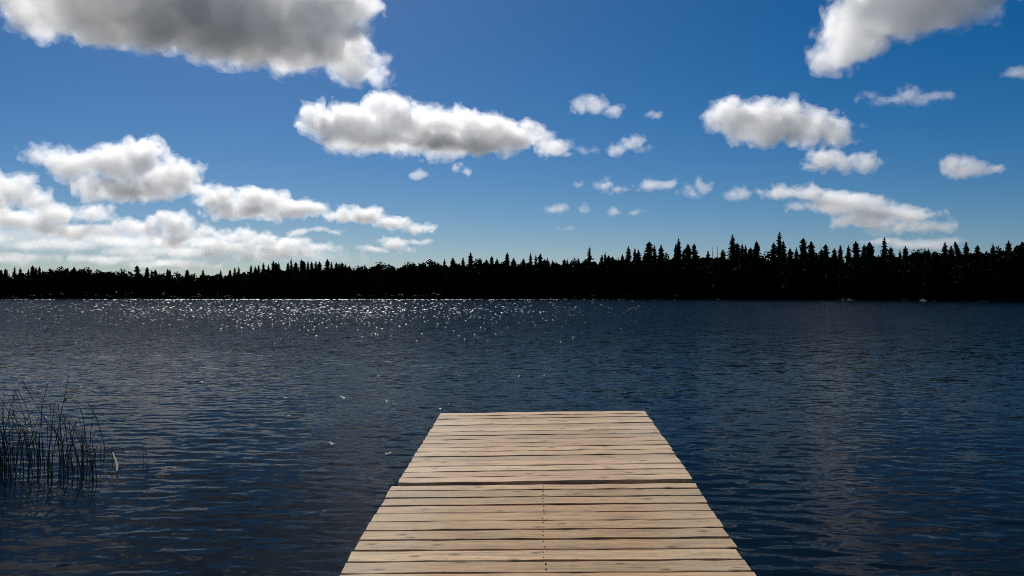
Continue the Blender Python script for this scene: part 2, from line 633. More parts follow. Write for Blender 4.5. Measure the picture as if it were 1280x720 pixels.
# ------------------------------------------------------------------ far shore: spruces, leafy trees, undergrowth
def foliage_mat(name, c0, c1):
    m, nt, out = new_mat(name)
    oi = node(nt, 'ShaderNodeObjectInfo')
    geo = node(nt, 'ShaderNodeNewGeometry')
    nz = node(nt, 'ShaderNodeTexNoise', Scale=.8, Detail=4.0)
    nt.links.new(geo.outputs['Position'], nz.inputs['Vector'])
    ad = node(nt, 'ShaderNodeMath', operation='MULTIPLY_ADD')
    nt.links.new(oi.outputs['Random'], ad.inputs[0]); ad.inputs[1].default_value = .4
    nt.links.new(nz.outputs['Fac'], ad.inputs[2])
    cr = node(nt, 'ShaderNodeValToRGB')
    cr.color_ramp.elements[0].position = .4; cr.color_ramp.elements[0].color = (*c0, 1)
    cr.color_ramp.elements[1].position = 1.0; cr.color_ramp.elements[1].color = (*c1, 1)
    nt.links.new(ad.outputs[0], cr.inputs['Fac'])
    bs = node(nt, 'ShaderNodeBsdfPrincipled', Roughness=.9)
    bs.inputs['Specular IOR Level'].default_value = 0.0
    nt.links.new(cr.outputs[0], bs.inputs['Base Color'])
    nt.links.new(bs.outputs[0], out.inputs['Surface'])
    return m


SPRUCE = foliage_mat('spruce_needles', (.008, .011, .006), (.017, .023, .011))
LEAF = foliage_mat('dark_leaves', (.005, .007, .003), (.010, .014, .006))
BARK = simple_mat('grey_bark', (.02, .017, .014), .95)


def trunk_mesh(h, r, seed, bend=.0):
    rng = random.Random(seed)
    vs_, fs = [], []
    n, lv = 7, 7
    for k in range(lv + 1):
        t = k / lv
        rr = r * (1 - t) ** .8 + .012
        ox, oy = bend * t * t, rng.uniform(-.02, .02) * h * .1
        for i in range(n):
            a = 2 * math.pi * i / n
            vs_.append((ox + rr * math.cos(a), oy + rr * math.sin(a), t * h))
    for k in range(lv):
        for i in range(n):
            fs.append((k * n + i, k * n + (i + 1) % n, (k + 1) * n + (i + 1) % n, (k + 1) * n + i))
    return mesh_from('trunk', vs_, fs, True)


def spruce_crown(seed, h=14.0, rad=1.9, sparse=0.0, step=.34, nb=7, clear=.08, core=True, bend=0.0):
    """whorls of drooping sprays round a leader; h metres tall"""
    rng = random.Random(seed)
    vs_, fs = [], []

    def tri(a, b, c):
        o = len(vs_); vs_.extend((a, b, c)); fs.append((o, o + 1, o + 2))
    z = h - .15
    phase = rng.uniform(0, 6)
    bulge = [rng.uniform(.72, 1.22) for _ in range(40)]
    while z > h * clear:
        t = (h - z) / h
        R = rad * (t ** .47) * (1.05 - .12 * t) * bulge[int(t * 39)] * min(1, .35 + t * 14)
        ox = bend * (z / h) ** 2
        for i in range(nb):
            if rng.random() < sparse: continue
            a = phase + 2 * math.pi * i / nb + rng.uniform(-.35, .35)
            l = R * rng.uniform(.6, 1.18)
            ca, sa = math.cos(a), math.sin(a)
            up = .12 * l if t < .25 else 0
            droop = l * rng.uniform(.22, .5) - up
            zb = z + rng.uniform(-.12, .12)
            w = l * rng.uniform(.24, .38) + .06
            root = (ox, 0, zb)
            mid = (ox + ca * l * .55, sa * l * .55, zb - droop * .35)
            tip = (ox + ca * l, sa * l, zb - droop + .06 * l)
            lft = (mid[0] - sa * w, mid[1] + ca * w, mid[2] - .12 - w * .2)
            rgt = (mid[0] + sa * w, mid[1] - ca * w, mid[2] - .12 - w * .2)
            tri(root, lft, mid); tri(root, mid, rgt); tri(mid, lft, tip); tri(mid, tip, rgt)
            # hanging twigs give the spray thickness from the side
            hl = .18 + .16 * l
            for q in (.4, .75):
                px_, py_, pz_ = ox + ca * l * q, sa * l * q, zb - droop * q * .8
                e = rng.uniform(-.5, .5)
                tri((px_ - ca * .16 * l, py_ - sa * .16 * l, pz_ + .04), (px_ + ca * .16 * l, py_ + sa * .16 * l, pz_ + .02), (px_ - sa * e * .2, py_ + ca * e * .2, pz_ - hl))
        z -= step * rng.uniform(.75, 1.25) * (.6 + .6 * t)
    # leader
    for i in range(3):
        a = i * 2.1
        tri((bend + .05 * math.cos(a), .05 * math.sin(a), h - .5), (bend + .05 * math.cos(a + 2.1), .05 * math.sin(a + 2.1), h - .5), (bend, 0, h + .25))
    if core:      # the dense inner twigs
        n = 7
        lv = 9
        o = len(vs_)
        for k in range(lv + 1):
            t = k / lv
            zz = h * (.97 - .87 * t)
            for i in range(n):
                a = 2 * math.pi * i / n + k * .5
                q = rad * .5 * t ** .55 * rng.uniform(.6, 1.25) * (1 - sparse * .7)
                vs_.append((bend * (zz / h) ** 2 + q * math.cos(a), q * math.sin(a), zz))
        for k in range(lv):
            for i in range(n):
                fs.append((o + k * n + i, o + k * n + (i + 1) % n, o + (k + 1) * n + (i + 1) % n, o + (k + 1) * n + i))
    return vs_, fs


def leafy_crown(seed, h=9.0, rad=3.2, clumps=46, leaves=34, ls=.26):
    rng = random.Random(seed)
    vs_, fs = [], []
    for _ in range(clumps):
        while True:
            p = Vector((rng.uniform(-1, 1), rng.uniform(-1, 1), rng.uniform(-1, 1)))
            if .25 < p.length < 1: break
        k = 1 - .25 * max(0, p.z)
        c = Vector((p.x * rad * k, p.y * rad * k, h * .58 + p.z * h * .40))
        cr = rng.uniform(.5, 1.0) * rad * .27
        for _ in range(leaves):
            d = Vector((rng.gauss(0, 1), rng.gauss(0, 1), rng.gauss(0, .8))) * cr * .55
            q = c + d
            nrm = Vector((rng.gauss(0, 1), rng.gauss(0, 1), rng.gauss(.4, 1))).normalized()
            u = nrm.orthogonal().normalized() * ls * rng.uniform(.6, 1.3)
            w = nrm.cross(u) * rng.uniform(.5, .9)
            o = len(vs_)
            vs_.extend((tuple(q - u), tuple(q - w), tuple(q + u), tuple(q + w)))
            fs.append((o, o + 1, o + 2, o + 3))
    return vs_, fs


def limbs_mesh(seed, h, rad):
    rng = random.Random(seed)
    vs_, fs = [], []

    def tube(a, b, r0, r1):
        d = (b - a).normalized(); u = d.orthogonal().normalized(); w = d.cross(u)
        o = len(vs_)
        for p, r in ((a, r0), (b, r1)):
            for i in range(5):
                an = 2 * math.pi * i / 5
                vs_.append(tuple(p + u * r * math.cos(an) + w * r * math.sin(an)))
        for i in range(5):
            fs.append((o + i, o + (i + 1) % 5, o + 5 + (i + 1) % 5, o + 5 + i))
    top = Vector((rng.uniform(-.3, .3), rng.uniform(-.3, .3), h * .62))
    tube(Vector((0, 0, -.4)), top * .5, .17, .13); tube(top * .5, top, .13, .08)
    for _ in range(8):
        t = rng.uniform(.4, 1)
        a = rng.uniform(0, 6.28)
        e = top * t + Vector((math.cos(a) * rad * .7, math.sin(a) * rad * .7, h * rng.uniform(.12, .3)))
        tube(top * t, e, .07, .02)
    return mesh_from('trunk', vs_, fs, True)


# kinds: (trunk mesh, crown mesh); heights noted for scaling
SPR = []
for i, (rad, sparse, nb, bend) in enumerate([(2.5, .05, 9, 0), (2.2, .10, 9, 0), (2.8, .08, 10, 0), (2.0, .15, 8, 0), (2.3, .38, 8, .2), (2.1, .22, 8, 0), (2.7, .05, 10, -.2)]):
    v_, f_ = spruce_crown(40 + i, rad=rad, sparse=sparse, nb=nb, bend=bend)
    me = mesh_from('spruce_crown', v_, f_); me.materials.append(SPRUCE)
    tm = trunk_mesh(13.6, .16, i, bend); tm.materials.append(BARK)
    SPR.append((tm, me))
v_, f_ = spruce_crown(77, rad=.55, sparse=.72, nb=5, core=False, clear=.2)
_sn = mesh_from('snag_twigs', v_, f_); _sn.materials.append(BARK)
_st = trunk_mesh(14.0, .12, 9); _st.materials.append(BARK)
SNAG = (_st, _sn)
v_, f_ = spruce_crown(79, rad=2.3, sparse=.1, nb=9, bend=-2.6)
_le = mesh_from('spruce_crown', v_, f_); _le.materials.append(SPRUCE)
_lt = trunk_mesh(13.6, .16, 10, -2.6); _lt.materials.append(BARK)
LEANER = (_lt, _le)
DEC = []
for i in range(4):
    v_, f_ = leafy_crown(60 + i, rad=[3.2, 2.6, 3.6, 2.9][i])
    me = mesh_from('leafy_crown', v_, f_); me.materials.append(LEAF)
    tm = limbs_mesh(60 + i, 9.0, 3.0); tm.materials.append(BARK)
    DEC.append((tm, me))


def shore_point(px, back):
    """a point on land, back metres behind the shoreline, seen at picture column px"""
    az = math.atan((px - 640) / F)
    rs = shore_dist(az)
    r = rs + back
    return Vector((math.sin(az) * r, math.cos(az) * r, ground_z(r, rs) - .15))


def top_height(px, py, p):
    """height of a tree standing at p whose top shows at row py"""
    return CAM_H + ray(px, py).z * p.y - p.z


def plant(name, kind, px, back, h, base_h, wide, seed, label, group, cat='tree', px_shift=0):
    rng = random.Random(seed)
    p = shore_point(px, back)
    root = empty(name, p)
    k = h / base_h
    root.rotation_euler = (rng.uniform(-.02, .02), rng.uniform(-.02, .02), rng.uniform(0, 6.28) if not px_shift else px_shift)
    root.scale = (k * wide, k * wide, k)
    obj('trunk', kind[0], None, root)
    obj('crown', kind[1], None, root)
    tag(root, label, cat, group)
    return root


TOPS = [(2, 336), (7.6, 334.6), (18, 332.4), (25, 334), (35, 335.5), (40.6, 331), (45, 333), (49, 331.7), (93, 332.4), (172.7, 331), (184, 332.6),
        (190, 337), (194, 336), (209.5, 335.4), (212.5, 336), (234.6, 336), (253, 336), (276, 337), (287, 336), (293, 333), (298.5, 333),
        (313, 330), (319, 332), (323, 329.5), (329, 327.5), (336, 329.5), (341, 325), (345, 327), (348.5, 327), (359.5, 326.5), (364, 322.5),
        (370, 326.7), (377, 323), (380.5, 325), (385.5, 325.7), (390, 326), (394, 325.3), (400, 325.3), (409, 322.3), (414.4, 326), (420, 327),
        (424, 328), (428, 327), (431, 329.5), (437, 331), (457, 329.5), (555.6, 323), (566, 320.6), (578, 320.6), (588, 314.4), (600, 321),
        (607.5, 323), (615, 318.6), (620.6, 322), (635, 314), (642.5, 321), (654, 322), (662.7, 314.8), (669, 317.8), (675, 315.8), (682, 322.8),
        (685, 321.7), (691, 324), (705.5, 322.8), (710, 322.8), (723.5, 322), (736.6, 307.4), (752, 317.3), (756, 314), (760.4, 318), (765, 319.5),
        (777.7, 316.6), (784.5, 306.4), (792.5, 309), (797.6, 311), (805.5, 314), (811, 300), (819, 305), (825.3, 304.4), (843.6, 303.5),
        (848.6, 296.5), (854, 310), (861, 303), (868, 303), (885.6, 312), (904, 310), (916.4, 291.4), (922.7, 302),
        (927, 304), (932.6, 305), (936.5, 308), (946.3, 299.3), (967, 301.8), (974.6, 287.6), (980.7, 300), (988.6, 309), (995, 308),
        (1004, 295.5), (1015, 299.7), (1027, 310), (1033, 303.5), (1044, 309), (1051, 304.7), (1060.5, 305), (1071.4, 300), (1078.8, 304),
        (1086.8, 300.5), (1089.5, 302), (1105.8, 294.8), (1113, 307.7), (1124.6, 311), (1131, 306), (1141.4, 313), (1156.5, 309.4),
        (1161, 310), (1167, 313), (1180, 301.3), (1190, 306), (1208.6, 301), (1221.7, 305), (1243, 303.5), (1250, 308.6), (1262.4, 299.3)]
NAMED = {736.6: 'lone slender spruce with gappy branches standing clear of the tree line at centre right',
         588: 'pointed spruce rising above the low leafy trees right of the sky gap',
         635: 'pointed spruce standing clear between lower tree tops, straight beyond the dock',
         662.7: 'taller spruce of a close trio of tops just right of straight ahead',
         784.5: 'slim spruce left of the tight tall pair at centre right',
         811: 'broad tall spruce at the left of a tight group of three tops',
         848.6: 'very tall spruce with a small companion on its left shoulder',
         916.4: 'broad thick tall spruce beside the thin bare snags',
         946.3: 'single narrow spruce standing between the two tallest trees',
         974.6: 'tallest tree on the far shore, ragged spruce with thin upper branches',
         1004: 'tall dense spruce right of the tallest ragged tree',
         1105.8: 'broad dark pyramid spruce rising over the right half of the shore',
         1180: 'wide based spruce at the left of the leaning tree',
         1262.4: 'last pointed spruce near the right end of the shore',
         172.7: 'small lone spruce above the long low treeline at the left',
         364: 'gappy spruce standing in a notch of the left centre spruce stand',
         409: 'highest spire at the right of the dense left centre spruce stand',
         93: 'tiny spruce tip poking out of the low leafy trees at far left'}


def stretch(px):
    for lim, s_ in ((60, 'at the left end of the far shore'), (280, 'along the low left part of the far shore'), (450, 'in the dense stand at left centre'),
                    (700, 'in the line straight beyond the dock'), (860, 'in the uneven line right of centre'), (1062, 'among the tall trees at the right'),
                    (1500, 'at the right end of the far shore')):
        if px < lim: return s_
    return 'at the right end of the far shore'


SHORT = {736.6: 'the lone gappy spruce right of centre', 588: 'the pointed spruce right of the leafy trees', 635: 'the pointed spruce straight beyond the dock',
         662.7: 'the taller spruce of the centre trio', 784.5: 'the slim spruce left of the tall pair', 811: 'the broad spruce of the group of three',
         848.6: 'the very tall spruce with a companion', 916.4: 'the broad spruce beside the snags', 946.3: 'the single spruce between the tallest two',
         974.6: 'the tallest ragged spruce', 1004: 'the dense spruce right of the tallest', 1105.8: 'the broad pyramid spruce at right', 1180: 'the wide spruce by the leaning tree',
         1262.4: 'the last pointed spruce at right', 172.7: 'the small lone spruce at left', 364: 'the gappy spruce in the notch', 409: 'the highest spire at left centre',
         93: 'the tiny spruce tip at far left'}
ORD = ['first', 'second', 'third', 'fourth', 'fifth', 'sixth', 'seventh', 'eighth', 'ninth', 'tenth', 'eleventh', 'twelfth', 'thirteenth']


def beside(px, xs, what):
    """says which one by counting tips from the nearest landmark tree"""
    m = min(SHORT, key=lambda q: abs(q - px))
    between = sum(1 for q in xs if min(m, px) < q < max(m, px))
    return what + ', ' + ORD[min(between, 12)] + ' to the ' + ('left' if px < m else 'right') + ' of ' + SHORT[m]


_r = random.Random(21)
for _i, (_x, _y) in enumerate(TOPS):
    _b = _r.uniform(5, 16)
    _p = shore_point(_x, _b)
    _h = top_height(_x, _y, _p)
    _k = _r.choice([0, 1, 2, 3, 5, 6])
    if _x in (736.6, 974.6, 364): _k = 4
    _w = _r.uniform(.8, 1.1) * (1.15 if _x in (916.4, 1105.8, 1180, 811) else 1.0) * (14.0 / max(_h, 7)) ** .25
    plant('spruce_tree', SPR[_k], _x, _b, _h, 14.2, _w, 300 + _i,
          NAMED.get(_x) or beside(_x, [q for q, _ in TOPS], 'spruce tip'), 'spruces on the far shore')
for _x, _y, _l in ((891, 308, 'thin bare dead tree, shorter of the two snags'), (897.4, 306, 'thin bare dead tree, taller of the two snags')):
    _p = shore_point(_x, 8); _h = top_height(_x, _y, _p)
    plant('dead_tree', SNAG, _x, 8, _h, 14.2, 1.0, int(_x), _l, 'dead snags')
_p = shore_point(1203, 7); _h = top_height(1203, 300, _p)
plant('spruce_tree', LEANER, 1204, 7, _h, 14.2, .9, 5, 'dark spruce leaning to the left near the right end of the shore', 'spruces on the far shore', px_shift=.1)

MASS = ([-300, 0, 55, 100, 165, 215, 290, 300, 330, 430, 450, 465, 502, 508, 555, 600, 700, 760, 840, 880, 960, 1080, 1200, 1265, 1280, 1600],
        [339, 339, 337, 335, 339, 341.5, 340.5, 336, 333, 331, 335, 331, 332, 331, 328, 326, 325.5, 322, 319, 318, 317.5, 317, 314.5, 310, 308, 305])
# leafy trees that make the rounded stretches of the skyline
_LT = [(60, 335), (68, 334.5), (77, 334), (86, 334), (97, 334), (104, 334), (112, 335), (122, 336), (131, 337), (141, 337.5), (150, 337), (160, 338), (180, 338.5),
       (201, 340), (223, 340.5), (243, 341), (262, 341), (271, 340), (446, 333), (452, 332), (464, 330), (471, 328.5), (478, 328.5), (487, 329.5), (495, 330.5), (501, 332),
       (508, 328.5), (515, 327.5), (522, 326.5), (529, 326.8), (537, 325.5), (545, 325.8), (553, 327), (571, 325), (595, 325), (628, 324.5), (648, 325), (697, 325),
       (716, 324), (730, 323), (744, 322.5), (771, 320), (833, 318), (873, 316), (912, 315), (941, 316), (958, 315.5), (1021, 315), (1098, 314.5), (1147, 313),
       (1152, 313), (1172, 313), (1214, 312), (1232, 311), (1253, 310), (1267, 306.5), (1274, 305), (1281, 305.5)]
for _i, (_x, _y) in enumerate(_LT):
    _b = _r.uniform(4, 12)
    _p = shore_point(_x, _b); _h = top_height(_x, _y, _p)
    plant('leafy_tree', DEC[_i % 4], _x, _b, _h, 9.1, _r.uniform(.85, 1.05), 700 + _i,
          beside(_x, [q for q, _ in _LT], 'leafy treetop'), 'leafy trees on the far shore')
# low willows right at the water
_x = -30.0
_i = 0
while _x < 1320:
    _b = _r.uniform(.6, 2.6)
    plant('willow_bush', DEC[_i % 4], _x, _b, _r.uniform(1.8, 4.2), 9.1, _r.uniform(1.1, 1.7), 900 + _i,
          'low dark bush at the waterline ' + stretch(_x), 'bushes along the far waterline', 'bush')
    _x += _r.uniform(14, 27)
    _i += 1


def forest_mass():
    """the wood behind, one dark mass of countless trees"""
    rng = random.Random(33)
    tmpl = []
    for i in range(3):
        v_, f_ = spruce_crown(500 + i, rad=1.9, step=1.0, nb=6, sparse=.05)
        tmpl.append((np.array(v_), f_))
    leaf = []
    for i in range(2):
        v_, f_ = leafy_crown(520 + i, clumps=26, leaves=9, ls=.55)
        leaf.append((np.array(v_), f_))
    V, Fc, n = [], [], 0
    rows = [3.5, 6, 9, 13, 18, 24, 31, 40, 50]
    for b in rows:
        x = -260.0
        while x < 1540:
            px = x + rng.uniform(-3, 3)
            p = shore_point(px, b + rng.uniform(-1.5, 1.5))
            ytop = float(np.interp(px, *MASS)) + rng.uniform(1.5, 10)
            if 0 <= px <= 1280:
                h = top_height(px, ytop, p)
            else:
                h = top_height(px, ytop - rng.uniform(0, 12), p)
            dec = rng.random() < .55
            t, f_ = (leaf if dec else tmpl)[rng.randrange(2 if dec else 3)]
            k = h / (9.1 if dec else 14.2)
            a = rng.uniform(0, 6.28)
            w = k * rng.uniform(.9, 1.2)
            q = np.empty_like(t)
            q[:, 0] = (t[:, 0] * math.cos(a) - t[:, 1] * math.sin(a)) * w + p.x
            q[:, 1] = (t[:, 0] * math.sin(a) + t[:, 1] * math.cos(a)) * w + p.y
            q[:, 2] = t[:, 2] * k + p.z
            V.append(q)
            Fc.extend([tuple(j + n for j in f) for f in f_])
            n += len(t)
            x += rng.uniform(9, 15)
    # brush that closes the view between the stems
    for _ in range(5200):
        px = rng.uniform(-260, 1540)
        b = rng.choice((rng.uniform(6, 14), rng.uniform(14, 30), rng.uniform(30, 55)))
        p = shore_point(px, b)
        z = rng.uniform(0, 3.6)
        sz = rng.uniform(.45, 1.0)
        a = rng.uniform(-.9, .9)
        ca, sa = math.cos(a) * sz, math.sin(a) * sz
        V.append(np.array([(p.x - ca, p.y - sa, p.z + z), (p.x, p.y, p.z + z - sz * .7), (p.x + ca, p.y + sa, p.z + z + rng.uniform(-.3, .3)), (p.x + rng.uniform(-.3, .3), p.y, p.z + z + sz * .8)]))
        Fc.append((n, n + 1, n + 2, n + 3))
        n += 4
    me = mesh_from('forest', np.concatenate(V).tolist(), Fc)
    o = obj('forest', me, SPRUCE)
    tag(o, 'dense dark wood behind the trees of the far shore', 'forest', None, 'stuff')


forest_mass()


def undergrowth():
    rng = random.Random(44)
    vs_, fs = [], []
    for _ in range(9000):
        px = rng.uniform(-250, 1530)
        p = shore_point(px, abs(rng.gauss(0, 1.6)) - .1)
        hgt = rng.uniform(.1, 1.1)
        c = Vector((p.x, p.y, p.z + hgt))
        nrm = Vector((rng.gauss(0, 1), rng.gauss(0, 1), rng.gauss(.3, .8))).normalized()
        u = nrm.orthogonal().normalized() * rng.uniform(.15, .4)
        w = nrm.cross(u) * rng.uniform(.4, .8)
        o = len(vs_)
        vs_.extend((tuple(c - u), tuple(c - w), tuple(c + u), tuple(c + w)))
        fs.append((o, o + 1, o + 2, o + 3))
    o = obj('undergrowth', mesh_from('undergrowth', vs_, fs), LEAF)
    tag(o, 'low undergrowth along the far waterline', 'undergrowth', None, 'stuff')


undergrowth()

# ------------------------------------------------------------------ reeds standing in the shallow water at the left
REED = simple_mat('dark_reed', (.030, .034, .016), .6)
def dead_mat():
    m, nt, out = new_mat('pale_dead_reed')
    tc = node(nt, 'ShaderNodeTexCoord')
    nz = node(nt, 'ShaderNodeTexNoise', Scale=60.0, Detail=3.0)
    cr = node(nt, 'ShaderNodeValToRGB')
    cr.color_ramp.elements[0].color = (.28, .25, .19, 1); cr.color_ramp.elements[1].color = (.45, .42, .34, 1)
    df, tl, mx = node(nt, 'ShaderNodeBsdfDiffuse'), node(nt, 'ShaderNodeBsdfTranslucent'), node(nt, 'ShaderNodeMixShader')
    mx.inputs[0].default_value = .55
    nt.links.new(tc.outputs['Object'], nz.inputs['Vector']); nt.links.new(nz.outputs['Fac'], cr.inputs['Fac'])
    nt.links.new(cr.outputs[0], df.inputs['Color']); nt.links.new(cr.outputs[0], tl.inputs['Color'])
    nt.links.new(df.outputs[0], mx.inputs[1]); nt.links.new(tl.outputs[0], mx.inputs[2]); nt.links.new(mx.outputs[0], out.inputs['Surface'])
    return m


DEAD = dead_mat()
TAN = simple_mat('tan_reed', (.13, .105, .05), .6)


def blade_mesh(pts, w):
    """a dry leaf: folded strip with a mid rib"""
    vs_, fs = [], []
    for i, (x, y, z) in enumerate(pts):
        k = w * (.5 + .9 * i / len(pts)) if i < len(pts) - 1 else w * .4
        vs_ += [(x - k, y - .003, z), (x, y + .002, z), (x + k, y - .003, z)]
    for i in range(len(pts) - 1):
        for k in (0, 1):
            fs.append((i * 3 + k, i * 3 + k + 1, i * 3 + 4 + k, i * 3 + 3 + k))
    return mesh_from('blade', vs_, fs, True)





def stem_mesh(name, pts, r0, r1, n=5):
    vs_, fs = [], []
    P = [Vector(p) for p in pts]
    # smooth the polyline
    for _ in range(2):
        Q = [P[0]]
        for a, b in zip(P[:-1], P[1:]):
            Q += [a * .75 + b * .25, a * .25 + b * .75]
        P = Q + [P[-1]]
    m = len(P)
    for i, p in enumerate(P):
        d = (P[min(i + 1, m - 1)] - P[max(i - 1, 0)])
        d = d.normalized() if d.length > 1e-6 else Vector((0, 0, 1))
        u = d.cross(Vector((0.3, 1, 0.1))).normalized(); w = d.cross(u)
        r = r0 + (r1 - r0) * i / (m - 1)
        for k in range(n):
            a = 2 * math.pi * k / n
            vs_.append(tuple(p + u * r * math.cos(a) + w * r * math.sin(a)))
    for i in range(m - 1):
        for k in range(n):
            fs.append((i * n + k, i * n + (k + 1) % n, (i + 1) * n + (k + 1) % n, (i + 1) * n + k))
    fs.append(tuple(range(n))[::-1]); fs.append(tuple((m - 1) * n + k for k in range(n)))
    return mesh_from(name, vs_, fs, True)


def lay(path, rng, lean=.25):
    """picture polyline from the waterline up -> points in space at that place, leaning a little towards or away"""
    bx, by = path[0]
    b = on_water(bx, by)
    s = b.y / F
    k = rng.uniform(-lean, lean)
    pts = [(b.x, b.y, -.35)]
    for (x, y) in path:
        up = (by - y) * s
        pts.append((b.x + (x - bx) * s, b.y + k * up, max(up, 0.0)))
    return pts


def clump(label, paths, seed, r=.0045):
    rng = random.Random(seed)
    b = on_water(*paths[0][0])
    root = empty('reed_clump', b)
    tag(root, label, 'reeds', 'reeds at the left')
    for path in paths:
        pts = [Vector(q) - b for q in lay(path, rng)]
        obj('stem', stem_mesh('stem', pts, r * rng.uniform(.85, 1.15), r * .5), TAN if rng.random() < .22 else REED, root)
    return root


_q = random.Random(71)


def rnd_stems(n, x0, x1, y0, y1, hmin, hmax, bent=.25):
    res = []
    for _ in range(n):
        bx = _q.uniform(x0, x1); by = _q.uniform(y0, y1)
        h = _q.uniform(hmin, hmax)
        ln = _q.gauss(-9, 24) * h / 90
        path = [(bx, by), (bx + ln * .2, by - h * .5), (bx + ln, by - h)]
        if _q.random() < bent:          # broken over
            sgn = _q.choice((-1, 1))
            path = [(bx, by), (bx + ln * .4, by - h * .65), (bx + ln * .5 + sgn * 2, by - h * .7), (bx + ln * .5 + sgn * _q.uniform(12, 34), by - h * _q.uniform(.25, .85))]
        res.append(path)
    return res


clump('dense tangle of dark reeds at the left edge of the lake', [
    [(14, 596), (10, 560), (6, 520), (2, 487)], [(30, 590), (27, 545), (20, 522), (2, 487)], [(37, 586), (34, 545), (26, 517), (13, 486)],
    [(3, 598), (2, 560), (1, 505)], [(0, 594), (0, 540), (-4, 480)], [(44, 588), (38, 540), (28, 508), (14, 486)],
    ] + rnd_stems(34, -14, 46, 572, 602, 45, 96) + rnd_stems(14, -14, 46, 566, 600, 18, 50, .4), 1)
clump('reeds with the tallest upright tips in the middle of the stand', [
    [(62, 592), (66, 540), (69, 505), (72, 470)], [(96, 590), (80, 548), (56, 510), (40, 470)], [(46, 590), (47, 545), (49, 505), (55, 478)],
    [(103, 594), (92, 556), (76, 524), (50, 500), (30, 484)], [(54, 588), (53, 540), (53, 508)], [(58, 590), (58, 545), (57, 506)],
    [(66, 590), (65, 545), (64, 504)], [(28, 535), (42, 512), (57, 506)], [(118, 592), (104, 560), (92, 530), (78, 516)],
    ] + rnd_stems(20, 40, 84, 572, 602, 40, 84) + rnd_stems(8, 40, 88, 570, 602, 16, 48, .4), 2)
clump('loose reeds with two stems arching over at the right of the stand', [
    [(132, 566), (129, 545), (123, 520), (114, 502), (103, 495), (90, 496), (83, 498)], [(109, 566), (106, 541), (102, 520), (95, 504), (88, 498), (82, 499)],
    [(118, 600), (115, 565), (109, 548), (108, 540)], [(121, 599), (120, 570), (118, 552)], [(115, 601), (115, 562)],
    [(104, 598), (98, 570), (93, 540), (92, 521), (86, 526), (70, 541)], [(80, 598), (78, 575), (76, 558)], [(103, 575), (103, 547)], [(126, 572), (126, 552)],
    ] + rnd_stems(14, 84, 122, 572, 602, 22, 60) + rnd_stems(7, 84, 128, 566, 600, 10, 26, .5), 3)
clump('two short dark stems standing alone right of the reeds', [[(180, 577), (179.5, 565), (179, 555)], [(184, 577), (183.6, 566), (183, 556)]], 4)
clump('single tiny stem between the reeds and the two short stems', [[(171, 571), (171.5, 566), (171, 561)]], 5, .003)
clump('dark upright stub beside the pale dead reed', [[(140, 580), (139.5, 567), (138, 553)]], 6)
_b = on_water(146, 589)
_e = empty('dead_reed', _b)
tag(_e, 'pale dead reed leaf bent over at the right of the reeds', 'reed leaf', 'reeds at the left')
_s = _b.y / F
obj('blade', blade_mesh([(-5 * _s, 0, 24 * _s), (-4 * _s, .004, 20 * _s), (-2 * _s, .008, 15 * _s), (-.6 * _s, .01, 10 * _s), (0, .01, 5 * _s), (.3 * _s, 0, -.03)], .011), DEAD, _e)
# seed head at the tip of the arching stem
_b = on_water(109, 566)
_s = _b.y / F
_e = empty('reed_flower', (_b.x - 27 * _s, _b.y, 67 * _s))
tag(_e, 'small dark seed head at the tip of an arching reed', 'seed head', 'reeds at the left')
obj('tuft', stem_mesh('tuft', [(.008, 0, .008), (0, 0, 0), (-.006, .004, -.01), (-.008, .004, -.025)], .006, .009), REED, _e)

# ------------------------------------------------------------------ clouds: real volumes of scattering droplets
CLOUD_BASE = 450.0
OD = 0.95


def value_noise(p, seed):
    """smooth lattice noise in -1..1 at points p (n,3)"""
    rs = np.random.RandomState(seed)
    tab = rs.rand(4096).astype(np.float32) * 2 - 1
    i = np.floor(p).astype(np.int64)
    f = (p - i).astype(np.float32)
    f = f * f * (3 - 2 * f)
    r = np.zeros(len(p), np.float32)
    for dx in (0, 1):
        for dy in (0, 1):
            for dz in (0, 1):
                h = ((i[:, 0] + dx) * 73856093) ^ ((i[:, 1] + dy) * 19349663) ^ ((i[:, 2] + dz) * 83492791)
                w = (f[:, 0] if dx else 1 - f[:, 0]) * (f[:, 1] if dy else 1 - f[:, 1]) * (f[:, 2] if dz else 1 - f[:, 2])
                r += w * tab[(h ^ (h >> 13)) & 4095]
    return r


